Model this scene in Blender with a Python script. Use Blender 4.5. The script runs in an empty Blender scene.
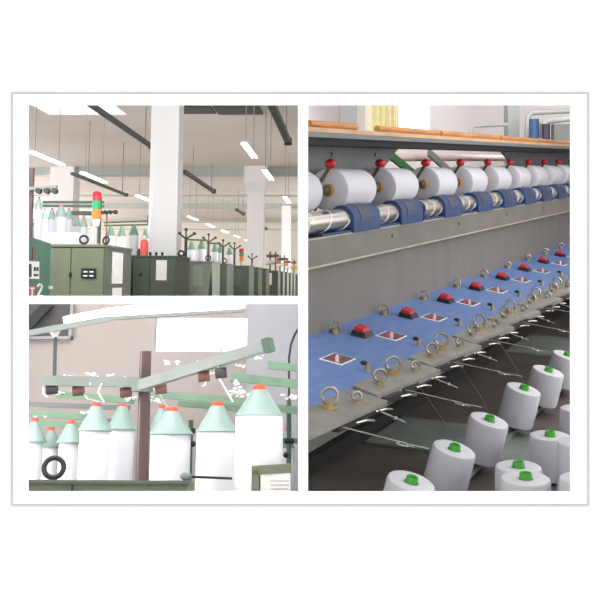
import bpy, bmesh, math, random
from mathutils import Matrix, Vector
random.seed(7)
SC = bpy.context.scene
COL = SC.collection
PI = math.pi
V = Vector

# ------------------------------------------------------------------ camera, sky, lights, exposure
H = 1.37                     # eye height
F = 1000.0                   # focal length in pixels of the 600 px frame
HV = 160.0                   # image row of the level horizon (shift lens)
cam_d = bpy.data.cameras.new('camera')
cam_d.sensor_width = 36.0
cam_d.lens = F / 600.0 * 36.0
cam_d.shift_y = -(300.0 - HV) / 600.0
cam_d.clip_end = 200
cam = bpy.data.objects.new('camera', cam_d)
COL.objects.link(cam)
cam.location = (0, 0, H)
cam.rotation_euler = (PI / 2, 0, 0)
SC.camera = cam

world = bpy.data.worlds.new('sky')
SC.world = world
world.use_nodes = True
world.node_tree.nodes['Background'].inputs[0].default_value = (1.0, 1.0, 1.0, 1)
world.node_tree.nodes['Background'].inputs[1].default_value = 1.75
SC.view_settings.view_transform = 'Standard'
SC.view_settings.look = 'None'
SC.view_settings.gamma = 1.0
SC.view_settings.use_curve_mapping = False
SC.view_settings.exposure = 0.0


def frame_rot(u, v):
    """rotation whose +y axis looks at image point (u, v), no roll"""
    d = V(((u - 300) / F, 1.0, -(v - HV) / F)).normalized()
    yaw = math.atan2(d.x, d.y)
    pitch = math.asin(d.z)
    return Matrix.Rotation(-yaw, 4, 'Z') @ Matrix.Rotation(pitch, 4, 'X')


EYE = Matrix.Translation((0, 0, H))
HALL = EYE @ frame_rot(350, 283)       # spinning hall, eye at its origin
NOOK = EYE @ frame_rot(300, 455)       # bobbin nook
AISLE = Matrix.Identity(4)             # winding aisle, floor at z = 0
THM = math.atan2(0.5, 1.0)
MACH = Matrix.Rotation(-THM, 4, 'Z')   # winding machine frame: x = outwards, y = along


def area(name, room, loc, target, sx, sy, watts, col=(1, 1, 1)):
    d = bpy.data.lights.new(name, 'AREA')
    d.shape = 'RECTANGLE'
    d.size = sx
    d.size_y = sy
    d.energy = watts
    d.color = col
    o = bpy.data.objects.new(name, d)
    COL.objects.link(o)
    dirv = (V(target) - V(loc)).normalized()
    q = dirv.to_track_quat('-Z', 'Y').to_matrix().to_4x4()
    o.matrix_world = room @ Matrix.Translation(loc) @ q
    return o


# hall: unseen fill lights added at left, right and overhead near the front
area('hall_left_fill', HALL, (-16.85, 32, 0.6), (0, 32, 1.6), 34, 3.0, 3600, (1.0, 0.985, 0.97))
area('hall_right_fill', HALL, (-0.25, 22, 0.4), (-6, 24, 1.0), 26, 1.6, 230, (1.0, 0.985, 0.97))
area('hall_near_fill', HALL, (-3.2, 9, 2.95), (-3.4, 12.5, 0), 5, 5, 350)
area('hall_far_fill', HALL, (-0.25, 40, 0.4), (-8, 40, 1.4), 18, 1.6, 260)
# nook: added fill lights out of view, above and from the left
area('nook_top_fill', NOOK, (-0.9, 3.3, 1.6), (-0.9, 4.1, 0), 1.8, 0.5, 26)
area('nook_side_fill', NOOK, (-1.9, 3.5, 0.25), (-0.6, 4.0, 0.05), 0.5, 0.9, 22)
# aisle: added area lights, unseen: overhead, from the right, toward the back wall
area('aisle_top_fill', AISLE, (2.4, 6.5, 3.3), (1.6, 7, 0.5), 3, 7, 135)
area('aisle_right_fill', AISLE, (4.3, 5.0, 1.7), (1.0, 5.5, 0.6), 5, 1.6, 75)
area('aisle_back_fill', AISLE, (2.2, 9.5, 3.0), (1.5, 12.5, 1.8), 4, 1.0, 110)


# ------------------------------------------------------------------ materials
def lin(c):
    c = c / 255.0
    return c / 12.92 if c <= 0.04045 else ((c + 0.055) / 1.055) ** 2.4


def mat(name, rgb, rough=0.6, metal=0.0, var=0.08, scale=6.0, bump=0.0, stretch=None, emit=None, trans=0.0):
    m = bpy.data.materials.new(name)
    m.use_nodes = True
    nt = m.node_tree
    b = nt.nodes['Principled BSDF']
    base = [lin(x) for x in rgb]
    tc = nt.nodes.new('ShaderNodeTexCoord')
    mp = nt.nodes.new('ShaderNodeMapping')
    nz = nt.nodes.new('ShaderNodeTexNoise')
    nz.inputs['Scale'].default_value = scale
    nz.inputs['Detail'].default_value = 5
    if stretch:
        mp.inputs['Scale'].default_value = stretch
    rp = nt.nodes.new('ShaderNodeValToRGB')
    rp.color_ramp.elements[0].position = 0.3
    rp.color_ramp.elements[1].position = 0.7
    rp.color_ramp.elements[0].color = [max(0, x * (1 - var)) for x in base] + [1]
    rp.color_ramp.elements[1].color = [min(1, x * (1 + var)) for x in base] + [1]
    nt.links.new(tc.outputs['Object'], mp.inputs[0])
    nt.links.new(mp.outputs[0], nz.inputs['Vector'])
    nt.links.new(nz.outputs['Fac'], rp.inputs[0])
    nt.links.new(rp.outputs[0], b.inputs['Base Color'])
    b.inputs['Roughness'].default_value = rough
    b.inputs['Metallic'].default_value = metal
    if trans:
        b.inputs['Transmission Weight'].default_value = trans
    if bump:
        bp = nt.nodes.new('ShaderNodeBump')
        bp.inputs['Strength'].default_value = bump
        bp.inputs['Distance'].default_value = 0.01
        nt.links.new(nz.outputs['Fac'], bp.inputs['Height'])
        nt.links.new(bp.outputs[0], b.inputs['Normal'])
    if emit:
        b.inputs['Emission Color'].default_value = (1, 1, 1, 1)
        b.inputs['Emission Strength'].default_value = emit
    return m


def yarn_mat(name, rgb, axis_scale=220):
    """wound thread: fine rings around the package axis"""
    m = mat(name, rgb, 0.55, 0, 0.03, 4)
    nt = m.node_tree
    b = nt.nodes['Principled BSDF']
    tc = nt.nodes.new('ShaderNodeTexCoord')
    wv = nt.nodes.new('ShaderNodeTexWave')
    wv.bands_direction = 'Z'
    wv.inputs['Scale'].default_value = axis_scale
    wv.inputs['Distortion'].default_value = 1.5
    bp = nt.nodes.new('ShaderNodeBump')
    bp.inputs['Strength'].default_value = 0.12
    bp.inputs['Distance'].default_value = 0.002
    nt.links.new(tc.outputs['Object'], wv.inputs[0])
    nt.links.new(wv.outputs['Fac'], bp.inputs['Height'])
    nt.links.new(bp.outputs[0], b.inputs['Normal'])
    return m


M = {}
M['white_wall'] = mat('white_wall', (250, 250, 250), 0.9, 0, 0.0)
M['shadow_frame_grey'] = mat('shadow_frame_grey', (168, 168, 168), 0.8, 0, 0.03)
M['shadow_pale'] = mat('shadow_pale', (196, 196, 196), 0.8, 0, 0.02)
M['plaster'] = mat('plaster', (214, 205, 201), 0.9, 0, 0.07, 0.35)
M['plaster_far'] = mat('plaster_far', (222, 217, 206), 0.9, 0, 0.05, 0.3)
M['column_white'] = mat('column_white', (247, 247, 249), 0.85, 0, 0.03, 1)
M['beam_green'] = mat('beam_green', (176, 184, 178), 0.8, 0, 0.06, 1)
M['dark_panel'] = mat('dark_panel', (88, 84, 86), 0.7, 0, 0.15, 4)
M['hall_floor'] = mat('hall_floor', (150, 145, 138), 0.6, 0, 0.1, 1)
M['tube_glow'] = mat('tube_glow', (255, 255, 255), 0.5, 0, 0.0, emit=5.0)
M['lamp_case'] = mat('lamp_case', (205, 208, 208), 0.5)
M['dark_rail'] = mat('dark_rail', (72, 78, 80), 0.6, 0, 0.15, 9)
M['rod'] = mat('rod', (150, 148, 150), 0.6)
M['cab_green'] = mat('cab_green', (104, 113, 90), 0.6, 0, 0.07, 5)
M['cab_dark'] = mat('cab_dark', (76, 87, 74), 0.6, 0, 0.12, 5)
M['cab_teal'] = mat('cab_teal', (52, 104, 86), 0.5, 0, 0.12, 3)
M['cab_side'] = mat('cab_side', (92, 100, 87), 0.6, 0, 0.12, 5)
M['black'] = mat('black', (30, 30, 34), 0.5, 0, 0.1, 20)
M['paper'] = mat('paper', (232, 230, 226), 0.8, 0, 0.06, 20)
M['red'] = mat('red', (182, 30, 42), 0.4, 0, 0.05)
M['red_soft'] = mat('red_soft', (240, 104, 94), 0.5, 0, 0.06)
M['green_lens'] = mat('green_lens', (20, 150, 100), 0.4)
M['orange_lens'] = mat('orange_lens', (240, 120, 40), 0.4)
M['brown_pole'] = mat('brown_pole', (96, 72, 70), 0.35, 0, 0.25, 14, stretch=(1, 1, 0.3))
M['dark_green'] = mat('dark_green', (82, 104, 90), 0.6, 0, 0.1, 9)
M['rail_green'] = mat('rail_green', (118, 148, 124), 0.55, 0, 0.1, 14)
M['pole_dark'] = mat('pole_dark', (66, 74, 72), 0.6, 0, 0.1, 9)
M['yarn_hall'] = yarn_mat('yarn_hall', (222, 222, 232), 90)
M['yarn_nook'] = yarn_mat('yarn_nook', (247, 245, 251), 160)
M['hood_mint'] = mat('hood_mint', (164, 190, 182), 0.35, 0, 0.06, 12)
M['hood_mint'].node_tree.nodes['Principled BSDF'].inputs['Alpha'].default_value = 0.8   # thin translucent plastic
M['hood_green'] = mat('hood_green', (120, 156, 132), 0.4, 0, 0.1, 12)
M['cap_orange'] = mat('cap_orange', (240, 88, 62), 0.45)
M['arm_grey'] = mat('arm_grey', (142, 150, 144), 0.55, 0, 0.08, 12)
M['lint'] = mat('lint', (244, 242, 244), 0.95, 0, 0.03, 30, bump=0.6)
M['roller_brown'] = mat('roller_brown', (120, 84, 74), 0.6, 0, 0.25, 50)
M['roller_dark'] = mat('roller_dark', (66, 66, 68), 0.6, 0, 0.15, 40)
M['nook_wall'] = mat('nook_wall', (178, 168, 164), 0.9, 0, 0.05, 1.2)
M['nook_column'] = mat('nook_column', (164, 164, 170), 0.85, 0, 0.03, 1.2)
# aisle
M['steel_wall'] = mat('steel_wall', (126, 123, 118), 0.5, 0.15, 0.07, 5, stretch=(1, 1.4, 0.5))
M['steel_lip'] = mat('steel_lip', (130, 128, 121), 0.4, 0.3, 0.10, 5)
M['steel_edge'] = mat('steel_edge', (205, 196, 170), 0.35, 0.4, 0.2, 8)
M['steel_plate'] = mat('steel_plate', (146, 145, 139), 0.38, 0.35, 0.14, 16)
M['rust'] = mat('rust', (120, 100, 74), 0.7, 0.1, 0.3, 40)
M['blue_deck'] = mat('blue_deck', (98, 126, 178), 0.5, 0, 0.10, 10, stretch=(2.5, 0.6, 1))
M['blue_cast'] = mat('blue_cast', (38, 66, 110), 0.42, 0, 0.15, 22)
M['blue_grey'] = mat('blue_grey', (66, 74, 94), 0.55, 0, 0.15, 30)
M['chrome'] = mat('chrome', (232, 228, 220), 0.30, 1.0, 0.04, 20)
M['groove'] = mat('groove', (245, 243, 238), 0.5)
M['wire'] = mat('wire', (150, 148, 142), 0.25, 0.85, 0.08, 30)
M['brass'] = mat('brass', (168, 150, 104), 0.4, 0.5, 0.15, 30)
M['arm_brass'] = mat('arm_brass', (96, 90, 66), 0.45, 0.4, 0.2, 30)
M['amber'] = mat('amber', (206, 150, 70), 0.6)
M['wood_rod'] = mat('wood_rod', (205, 140, 80), 0.5, 0, 0.22, 5, stretch=(6, 0.7, 6))
M['wood_plank'] = mat('wood_plank', (206, 170, 134), 0.6, 0, 0.15, 6, stretch=(6, 0.7, 6))
M['rail_grey'] = mat('rail_grey', (118, 122, 120), 0.5, 0.1, 0.08, 5)
M['panel_grey'] = mat('panel_grey', (112, 116, 117), 0.55, 0.1, 0.06, 7)
M['lower_green'] = mat('lower_green', (138, 146, 136), 0.55, 0.05, 0.12, 5)
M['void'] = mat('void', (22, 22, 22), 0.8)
M['base_green'] = mat('base_green', (122, 130, 124), 0.55, 0.05, 0.15, 6)
M['aisle_floor'] = mat('aisle_floor', (88, 80, 75), 0.45, 0, 0.22, 4, stretch=(1, 1, 1))
M['aisle_wall'] = mat('aisle_wall', (236, 229, 228), 0.9, 0, 0.03, 1)
M['aisle_column'] = mat('aisle_column', (168, 170, 170), 0.8, 0, 0.04, 1)
M['curtain'] = mat('curtain', (255, 238, 185), 0.8, 0, 0.12, 3, stretch=(1, 1, 3))
M['yarn_aisle'] = yarn_mat('yarn_aisle', (208, 208, 215), 120)
M['yarn_face'] = mat('yarn_face', (228, 228, 236), 0.6, 0, 0.02, 30)
M['green_tube'] = mat('green_tube', (66, 165, 48), 0.35, 0, 0.08, 30)
M['green_belt'] = mat('green_belt', (60, 122, 70), 0.5, 0, 0.1, 9)
M['pale_pink'] = mat('pale_pink', (226, 204, 198), 0.6, 0, 0.06, 9)
M['blue_motor'] = mat('blue_motor', (50, 84, 124), 0.5, 0, 0.1, 9)
M['navy'] = mat('navy', (58, 56, 82), 0.6)
M['pipe_grey'] = mat('pipe_grey', (170, 174, 170), 0.5)
M['sticker_dark'] = mat('sticker_dark', (92, 84, 92), 0.5, 0, 0.25, 60)
M['sticker_red'] = mat('sticker_red', (215, 30, 50), 0.5)
M['glass_sky'] = mat('glass_sky', (250, 250, 250), 0.2, emit=1.6)


# ------------------------------------------------------------------ mesh building
class G:
    def __init__(s):
        s.v, s.f, s.sm = [], [], []

    def add(s, vs, fs, smooth=False):
        o = len(s.v)
        s.v += [tuple(v) for v in vs]
        for f in fs:
            s.f.append([i + o for i in f])
            s.sm.append(smooth)
        return s

    def box(s, a, b):
        x0, y0, z0 = a
        x1, y1, z1 = b
        vs = [(x0, y0, z0), (x1, y0, z0), (x1, y1, z0), (x0, y1, z0), (x0, y0, z1), (x1, y0, z1), (x1, y1, z1), (x0, y1, z1)]
        return s.add(vs, [(0, 3, 2, 1), (4, 5, 6, 7), (0, 1, 5, 4), (1, 2, 6, 5), (2, 3, 7, 6), (3, 0, 4, 7)])

    def hexa(s, bottom, top):
        return s.add(list(bottom) + list(top), [(0, 3, 2, 1), (4, 5, 6, 7), (0, 1, 5, 4), (1, 2, 6, 5), (2, 3, 7, 6), (3, 0, 4, 7)])

    def bar(s, p0, p1, w, h, up=(0, 0, 1)):
        """rectangular bar from p0 to p1, w across, h along up"""
        p0, p1, up = V(p0), V(p1), V(up)
        d = (p1 - p0).normalized()
        sd = d.cross(up).normalized() * (w / 2)
        u2 = sd.cross(d).normalized() * (h / 2)
        c = []
        for p in (p0, p1):
            c += [p - sd - u2, p + sd - u2, p + sd + u2, p - sd + u2]
        return s.add(c, [(0, 3, 2, 1), (4, 5, 6, 7), (0, 1, 5, 4), (1, 2, 6, 5), (2, 3, 7, 6), (3, 0, 4, 7)])

    def cyl(s, p0, p1, r0, r1=None, n=20, smooth=True):
        r1 = r0 if r1 is None else r1
        return s.lathe([(0, 0), (r0, 0), (r1, (V(p1) - V(p0)).length), (0, (V(p1) - V(p0)).length)], p0, V(p1) - V(p0), n, smooth)

    def lathe(s, prof, origin=(0, 0, 0), axis=(0, 0, 1), n=24, smooth=True, sharp=True):
        """prof: list of (radius, height); duplicated rings keep hard edges"""
        q = V(axis).normalized().to_track_quat('Z', 'Y').to_matrix()
        o = V(origin)
        for k in range(len(prof) - 1):
            (ra, ha), (rb, hb) = prof[k], prof[k + 1]
            if ra == 0 and rb == 0:
                continue
            vs = []
            for i in range(n):
                a = 2 * PI * i / n
                vs.append(o + q @ V((ra * math.cos(a), ra * math.sin(a), ha)))
            for i in range(n):
                a = 2 * PI * i / n
                vs.append(o + q @ V((rb * math.cos(a), rb * math.sin(a), hb)))
            fs = []
            for i in range(n):
                j = (i + 1) % n
                if ra == 0:
                    fs.append((i, n + j, n + i))
                elif rb == 0:
                    fs.append((i, j, n + i))
                else:
                    fs.append((i, j, n + j, n + i))
            s.add(vs, fs, smooth)
        return s

    def torus(s, c, normal, R, r, n=24, m=8, arc=(0, 2 * PI), sx=1.0):
        q = V(normal).normalized().to_track_quat('Z', 'Y').to_matrix()
        c = V(c)
        full = abs(arc[1] - arc[0] - 2 * PI) < 1e-4
        cnt = n if full else n + 1
        vs, fs = [], []
        for i in range(cnt):
            a = arc[0] + (arc[1] - arc[0]) * i / n
            for k in range(m):
                b = 2 * PI * k / m
                rr = R + r * math.cos(b)
                vs.append(c + q @ V((rr * math.cos(a) * sx, rr * math.sin(a), r * math.sin(b))))
        for i in range(n):
            i2 = (i + 1) % cnt
            for k in range(m):
                k2 = (k + 1) % m
                fs.append((i * m + k, i2 * m + k, i2 * m + k2, i * m + k2))
        return s.add(vs, fs, True)

    def tube(s, pts, r, m=8):
        pts = [V(p) for p in pts]
        vs, fs = [], []
        prev = None
        for i, p in enumerate(pts):
            a = pts[max(0, i - 1)]
            b = pts[min(len(pts) - 1, i + 1)]
            d = (b - a).normalized()
            if prev is None:
                ref = V((0, 0, 1)) if abs(d.z) < 0.9 else V((1, 0, 0))
                sd = d.cross(ref).normalized()
            else:
                sd = (prev - d * prev.dot(d)).normalized()
            prev = sd
            up = d.cross(sd)
            for k in range(m):
                t = 2 * PI * k / m
                vs.append(p + sd * math.cos(t) * r + up * math.sin(t) * r)
        for i in range(len(pts) - 1):
            for k in range(m):
                k2 = (k + 1) % m
                fs.append((i * m + k, i * m + k2, (i + 1) * m + k2, (i + 1) * m + k))
        fs.append(tuple(range(m))[::-1])
        fs.append(tuple((len(pts) - 1) * m + k for k in range(m)))
        return s.add(vs, fs, True)

    def ball(s, c, r, n=16, m=10, sq=(1, 1, 1)):
        vs, fs = [], []
        for i in range(m + 1):
            th = PI * i / m
            for k in range(n):
                a = 2 * PI * k / n
                vs.append((c[0] + r * sq[0] * math.sin(th) * math.cos(a), c[1] + r * sq[1] * math.sin(th) * math.sin(a), c[2] + r * sq[2] * math.cos(th)))
        for i in range(m):
            for k in range(n):
                k2 = (k + 1) % n
                fs.append((i * n + k, (i + 1) * n + k, (i + 1) * n + k2, i * n + k2))
        return s.add(vs, fs, True)

    def prism(s, prof, y0, y1, smooth=False):
        """profile in (x, z), extruded along y; y0 may be a function of x"""
        n = len(prof)
        fa = y0 if callable(y0) else (lambda x: y0)
        vs = [(x, fa(x), z) for x, z in prof] + [(x, y1, z) for x, z in prof]
        fs = [tuple(range(n)), tuple(range(2 * n - 1, n - 1, -1))]
        for i in range(n):
            j = (i + 1) % n
            fs.append((i, n + i, n + j, j))
        return s.add(vs, fs, smooth)

    def build(s, name, m, parent=None, world=None, clip=None):
        me = bpy.data.meshes.new(name)
        me.from_pydata([tuple(v) for v in s.v], [], s.f)
        me.polygons.foreach_set('use_smooth', s.sm)
        me.materials.append(m)
        bm = bmesh.new()
        bm.from_mesh(me)
        bmesh.ops.remove_doubles(bm, verts=bm.verts, dist=1e-5)
        bmesh.ops.recalc_face_normals(bm, faces=bm.faces)
        bm.to_mesh(me)
        bm.free()
        o = bpy.data.objects.new(name, me)
        COL.objects.link(o)
        if parent is not None:
            o.parent = parent
        elif world is not None:
            o.matrix_world = world
        sharpen(me)
        if clip is not None:
            Mw = clip[0].inverted()
            bm = bmesh.new()
            bm.from_mesh(me)
            co = Mw @ V((clip[1], 0, 0))
            no = (Mw.to_3x3() @ V((1, 0, 0)))
            r = bmesh.ops.bisect_plane(bm, geom=bm.verts[:] + bm.edges[:] + bm.faces[:], plane_co=co, plane_no=no, clear_inner=True)
            bmesh.ops.holes_fill(bm, edges=[e for e in r['geom_cut'] if isinstance(e, bmesh.types.BMEdge)], sides=0)
            bm.to_mesh(me)
            bm.free()
        return o


def sharpen(me):
    bm = bmesh.new()
    bm.from_mesh(me)
    for e in bm.edges:
        if len(e.link_faces) == 2 and e.link_faces[0].normal.length > 0 and e.link_faces[1].normal.length > 0:
            if e.calc_face_angle(0) > math.radians(38):
                e.smooth = False
    bm.to_mesh(me)
    bm.free()


def tag(o, label, cat, group=None, kind=None):
    o['label'] = label
    o['category'] = cat
    if group:
        o['group'] = group
    if kind:
        o['kind'] = kind
    return o


def thing(name, room, loc, label, cat, group=None, rot=None):
    o = bpy.data.objects.new(name, None)
    COL.objects.link(o)
    o.empty_display_size = 0.1
    o.matrix_world = room @ Matrix.Translation(loc) @ (rot or Matrix.Identity(4))
    return tag(o, label, cat, group)


def struct(name, g, m, room=Matrix.Identity(4), parent=None):
    o = g.build(name, m, parent, room if parent is None else None)
    if parent is None:
        o['kind'] = 'structure'
    return o


def copy_tree(o, parent=None):
    c = o.copy()
    COL.objects.link(c)
    c.parent = parent
    for ch in list(o.children):
        copy_tree(ch, c)
    return c


ORD = ['first', 'second', 'third', 'fourth', 'fifth', 'sixth', 'seventh', 'eighth', 'ninth', 'tenth', 'eleventh', 'twelfth', 'thirteenth', 'fourteenth', 'fifteenth']


def ray(u, v, room):
    """direction of image point (u, v) in a room frame whose origin is the eye, scaled to y = 1"""
    d = room.to_3x3().inverted() @ V(((u - 300) / F, 1.0, -(v - HV) / F))
    return d / d.y


def at(u, v, y, room):
    return ray(u, v, room) * y


# ------------------------------------------------------------------ white front wall with three openings
D = 3.0


def px(u, y=D):
    return (u - 300) / F * y


def pz(v, y=D):
    return H - (v - HV) / F * y


def panel_with_holes(u0, v0, u1, v1, holes, ya, yb, yref):
    """upright slab facing the camera, cut by rectangular openings"""
    us = sorted({u0, u1} | {h[0] for h in holes} | {h[2] for h in holes})
    vs = sorted({v0, v1} | {h[1] for h in holes} | {h[3] for h in holes})
    g = G()
    for i in range(len(us) - 1):
        for j in range(len(vs) - 1):
            cu, cv = (us[i] + us[i + 1]) / 2, (vs[j] + vs[j + 1]) / 2
            if any(h[0] < cu < h[2] and h[1] < cv < h[3] for h in holes):
                continue
            g.box((px(us[i], yref), ya, pz(vs[j + 1], yref)), (px(us[i + 1], yref), yb, pz(vs[j], yref)))
    return g


O1 = (27.5, 105, 298, 296.5)
O2 = (27.5, 304, 298, 492.5)
O3 = (308, 105, 571, 492.5)
struct('wall_front', panel_with_holes(-900, -1100, 1500, 617, [(22, 99, 577, 498)], D, D + 0.02, D), M['white_wall'])
struct('trim_1', panel_with_holes(13.5, 94.5, 586.5, 503.5, [O1, O2, O3], D - 0.012, D, D - 0.012), M['white_wall'])
struct('board_shadow_inner', panel_with_holes(11.2, 92.2, 588.8, 505.8, [(14, 95, 586, 503)], D - 0.007, D - 0.0005, D - 0.007), M['shadow_frame_grey'])  # grey strip standing in for the board's soft drop shadow
struct('board_shadow_outer', panel_with_holes(10.0, 91.2, 590.2, 507.4, [(12, 93, 588, 505)], D - 0.003, D - 0.0005, D - 0.003), M['shadow_pale'])  # paler outer strip, painted fringe of the board's shadow
struct('floor_front', G().box((-4, -4, -0.05), (4, D + 0.02, 0)), M['white_wall'])
struct('wall_divider', G().hexa([(-0.0015 * 3, D + 0.02, -2.5), (0.02, D + 0.02, -2.5), (0.03, 13, -2.5), (-0.012, 13, -2.5)],
                                [(-0.0015 * 3, D + 0.02, 4.6), (0.02, D + 0.02, 4.6), (0.03, 13, 4.6), (-0.012, 13, 4.6)]), M['white_wall'])

# ==================================================================== HALL (upper left opening)
CZ, FZ = 3.1, -1.2
# ceiling with the skylight opening (x -5.6..-4.17, y 15..18.3)
g = G()
sx0, sx1, sy0, sy1 = -5.65, -4.17, 15.2, 18.3
for a, b in (((-17, 3.1), (sx0, 53)), ((sx1, 3.1), (1.4, 53)), ((sx0, 3.1), (sx1, sy0)), ((sx0, sy1), (sx1, 53))):
    g.box((a[0], a[1], CZ), (b[0], b[1], CZ + 0.02))
struct('ceiling_hall', g, M['plaster'], HALL)
struct('floor_hall', G().box((-17, 6.6, FZ - 0.1), (0.6, 53, FZ)), M['hall_floor'], HALL)
struct('wall_far', G().box((-17, 52.5, FZ), (0.6, 52.8, CZ)), M['plaster_far'], HALL)
struct('wall_left', G().box((-17.2, 3.1, -4), (-17, 53, CZ)), M['plaster_far'], HALL)
struct('wall_right', G().box((0.02, 13.2, FZ), (0.2, 53, CZ)), M['plaster_far'], HALL)
struct('wall_near', G().box((-17, 6.4, -4), (-0.4, 6.6, FZ)), M['plaster_far'], HALL)
# dark hatch panels in the ceiling
struct('trim_3', G().box((-3.09, 17.3, CZ - 0.03), (-2.46, 18.05, CZ + 0.01)).box((-2.42, 17.3, CZ - 0.03), (-1.6, 18.15, CZ + 0.01)), M['dark_panel'], HALL)
# beams
struct('beam_1', G().box((-17, 26.8, 2.88), (0, 27.25, CZ)), M['beam_green'], HALL)
struct('beam_2', G().box((-17, 39.5, 2.92), (0, 39.9, CZ)), M['beam_green'], HALL)
g = G()
for y, z in ((33, 2.86), (36, 2.8), (45, 2.7), (48.5, 2.55)):
    g.bar((-16.9, y, z), (0, y, z), 0.06, 0.06)
struct('trim_4', g, M['beam_green'], HALL)


def column(name, x0, x1, y, top=CZ, flare=False, left=0.0):
    g = G()
    w = x1 - x0
    g.box((x0, y, FZ), (x1, y + w, top))
    if flare:
        g.hexa([(x0, y - 0.01, top - 0.75), (x1, y - 0.01, top - 0.75), (x1, y + w, top - 0.75), (x0, y + w, top - 0.75)],
               [(x0 - 0.08, y - 0.1, top - 0.4), (x1 + 0.08, y - 0.1, top - 0.4), (x1 + 0.08, y + w, top - 0.4), (x0 - 0.08, y + w, top - 0.4)])
        g.box((x0 - 0.08, y - 0.1, top - 0.4), (x1 + 0.08, y + w, top))
    return struct(name, g, M['column_white'], HALL)


column('column_1', -2.90, -2.49, 14.3)
column('column_2', -2.75, -2.31, 26.6, flare=True)
column('column_3', -2.68, -2.34, 39.2)
column('column_4', -8.15, -7.5, 26.7)


# hanging fluorescent lamps
def lamp(name, x, y0, y1, z, label):
    L = y1 - y0
    t = thing(name, HALL, (x, y0, z), label, 'lamp', 'fluorescent lamps hanging in the hall')
    G().box((-0.04, 0, 0.014), (0.04, L, 0.035)).build('lamp_case', M['lamp_case'], t)
    G().cyl((-0.03, 0.02, 0), (-0.03, L - 0.02, 0), 0.015, n=10).build('tube', M['tube_glow'], t)
    G().cyl((0.03, 0.02, 0), (0.03, L - 0.02, 0), 0.015, n=10).build('tube', M['tube_glow'], t)
    for k in (0.15, 0.85):
        G().cyl((0, L * k, 0.05), (0, L * k, CZ - z), 0.007, n=6).build('hanger_rod', M['rod'], t)
    return t


for i, y in enumerate((14.4, 17.3, 21.9, 29.0, 32.8, 36.8, 40.8, 45)):
    lamp('fluorescent_lamp', -4.72, y, y + 1.75, 1.9, 'white fluorescent lamp on thin rods, %s back in the row left of the white column' % ORD[i])
for i, y in enumerate((13.6, 16.9, 22.3, 30.5, 36)):
    lamp('fluorescent_lamp', -1.46, y, y + 1.6, 1.9, 'white fluorescent lamp on thin rods, %s back in the right-hand lamp row' % ORD[i])


def rail(x, y0, y1, z, r, label):
    t = thing('cable_tray', HALL, (x, y0, z), label, 'ceiling rail', 'dark rails hanging under the hall ceiling')
    L = y1 - y0
    G().box((-r, 0, -r * 0.8), (r, L, r * 0.8)).build('tray', M['dark_rail'], t)
    G().box((-r * 1.25, L - 0.12, -r * 1.2), (r * 1.25, L, r * 1.2)).build('end_cap', M['black'], t)
    for k in (0.25, 0.9):
        G().cyl((0, L * k, r * 0.7), (0, L * k, CZ - z), 0.012, n=6).build('hanger_rod', M['rod'], t)


rail(-3.54, 11.5, 17.6, 2.4, 0.038, 'thick dark overhead rail slanting toward the top of the big column')
rail(-3.62, 21.6, 26.4, 2.4, 0.045, 'dark overhead rail just right of the big white column')
rail(-5.06, 17.9, 22.4, 1.95, 0.03, 'thin dark rail beside the lamp at left of the big column')
rail(-1.06, 11.5, 17.0, 2.4, 0.05, 'thick dark overhead rail at the top right corner of the hall')
rail(-3.76, 33, 35.2, 2.4, 0.045, 'short distant dark rail left of the flared column')
rail(-3.76, 42, 45, 2.4, 0.045, 'tiny far dark rail right of the flared column')


# machine cabinets
TOPZ = 0.34


def cabinet(x0, x1, y, dep, label, front, side, top=TOPZ, deck=None):
    t = thing('machine_cabinet', HALL, (x0, y, FZ), label, 'machine cabinet', 'green end cabinets of the spinning machines')
    w, h = x1 - x0, top - FZ
    G().box((0, 0.01, 0), (w, dep, h - 0.02)).build('body', side, t)
    half = w * 0.40
    for a, b in ((0.008, half - 0.004), (half + 0.004, w - 0.008)):
        G().box((a, -0.008, 0.06), (b, 0.012, h - 0.035)).build('door', front, t)
    G().box((-0.008, -0.01, h - 0.022), (w + 0.008, dep + 0.01, h)).build('top_plate', front, t)
    return t


# teal control cabinet at far left: we see its side wall
c1 = thing('control_cabinet', HALL, (-3.1, 7.0, FZ), 'teal control cabinet with white panel at far left of the hall', 'control cabinet')
hx = 0.0
pA, pB = at(27.5, 235, 7.0, HALL), at(51, 243.5, 8.3, HALL)
G().hexa([(-0.4, 0, 0), (pA.x + 3.1 - 0.02, 0, 0), (pB.x + 3.1, 1.3, 0), (-0.4, 1.3, 0)],
         [(-0.4, 0, pA.z - FZ), (pA.x + 3.1 - 0.02, 0, pA.z - FZ), (pB.x + 3.1, 1.3, pB.z - FZ), (-0.4, 1.3, pB.z - FZ)]).build('body', M['cab_teal'], c1)


def on_side(u, v, off=0.004):
    """point on the teal side wall (plane through pA, pB) seen at (u, v), in cabinet coordinates"""
    d = ray(u, v, HALL)
    a = V((pA.x - 0.02, 7.0)); b = V((pB.x, 8.3)); e = b - a
    # d*y on the line a + k e
    y = (a.x * e.y - a.y * e.x) / (d.x * e.y - e.x)
    n = V((e.y, -e.x)).normalized()
    return V((d.x * y + n.x * off + 3.1, y - 7.0 + n.y * off, d.z * y - FZ))


def side_poly(name, pts, m, off=0.006, th=0.02):
    a = [on_side(u, v, -0.012) for u, v in pts]
    b = [on_side(u, v, off) for u, v in pts]
    n = len(pts)
    fs = [tuple(range(n))[::-1], tuple(range(n, 2 * n))] + [(i, (i + 1) % n, n + (i + 1) % n, n + i) for i in range(n)]
    return G().add(a + b, fs).build(name, m, c1)


def rect(u0, v0, u1, v1, k=0.0):
    return [(u0, v0), (u1, v0 + k), (u1, v1 + k), (u0, v1)]


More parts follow.
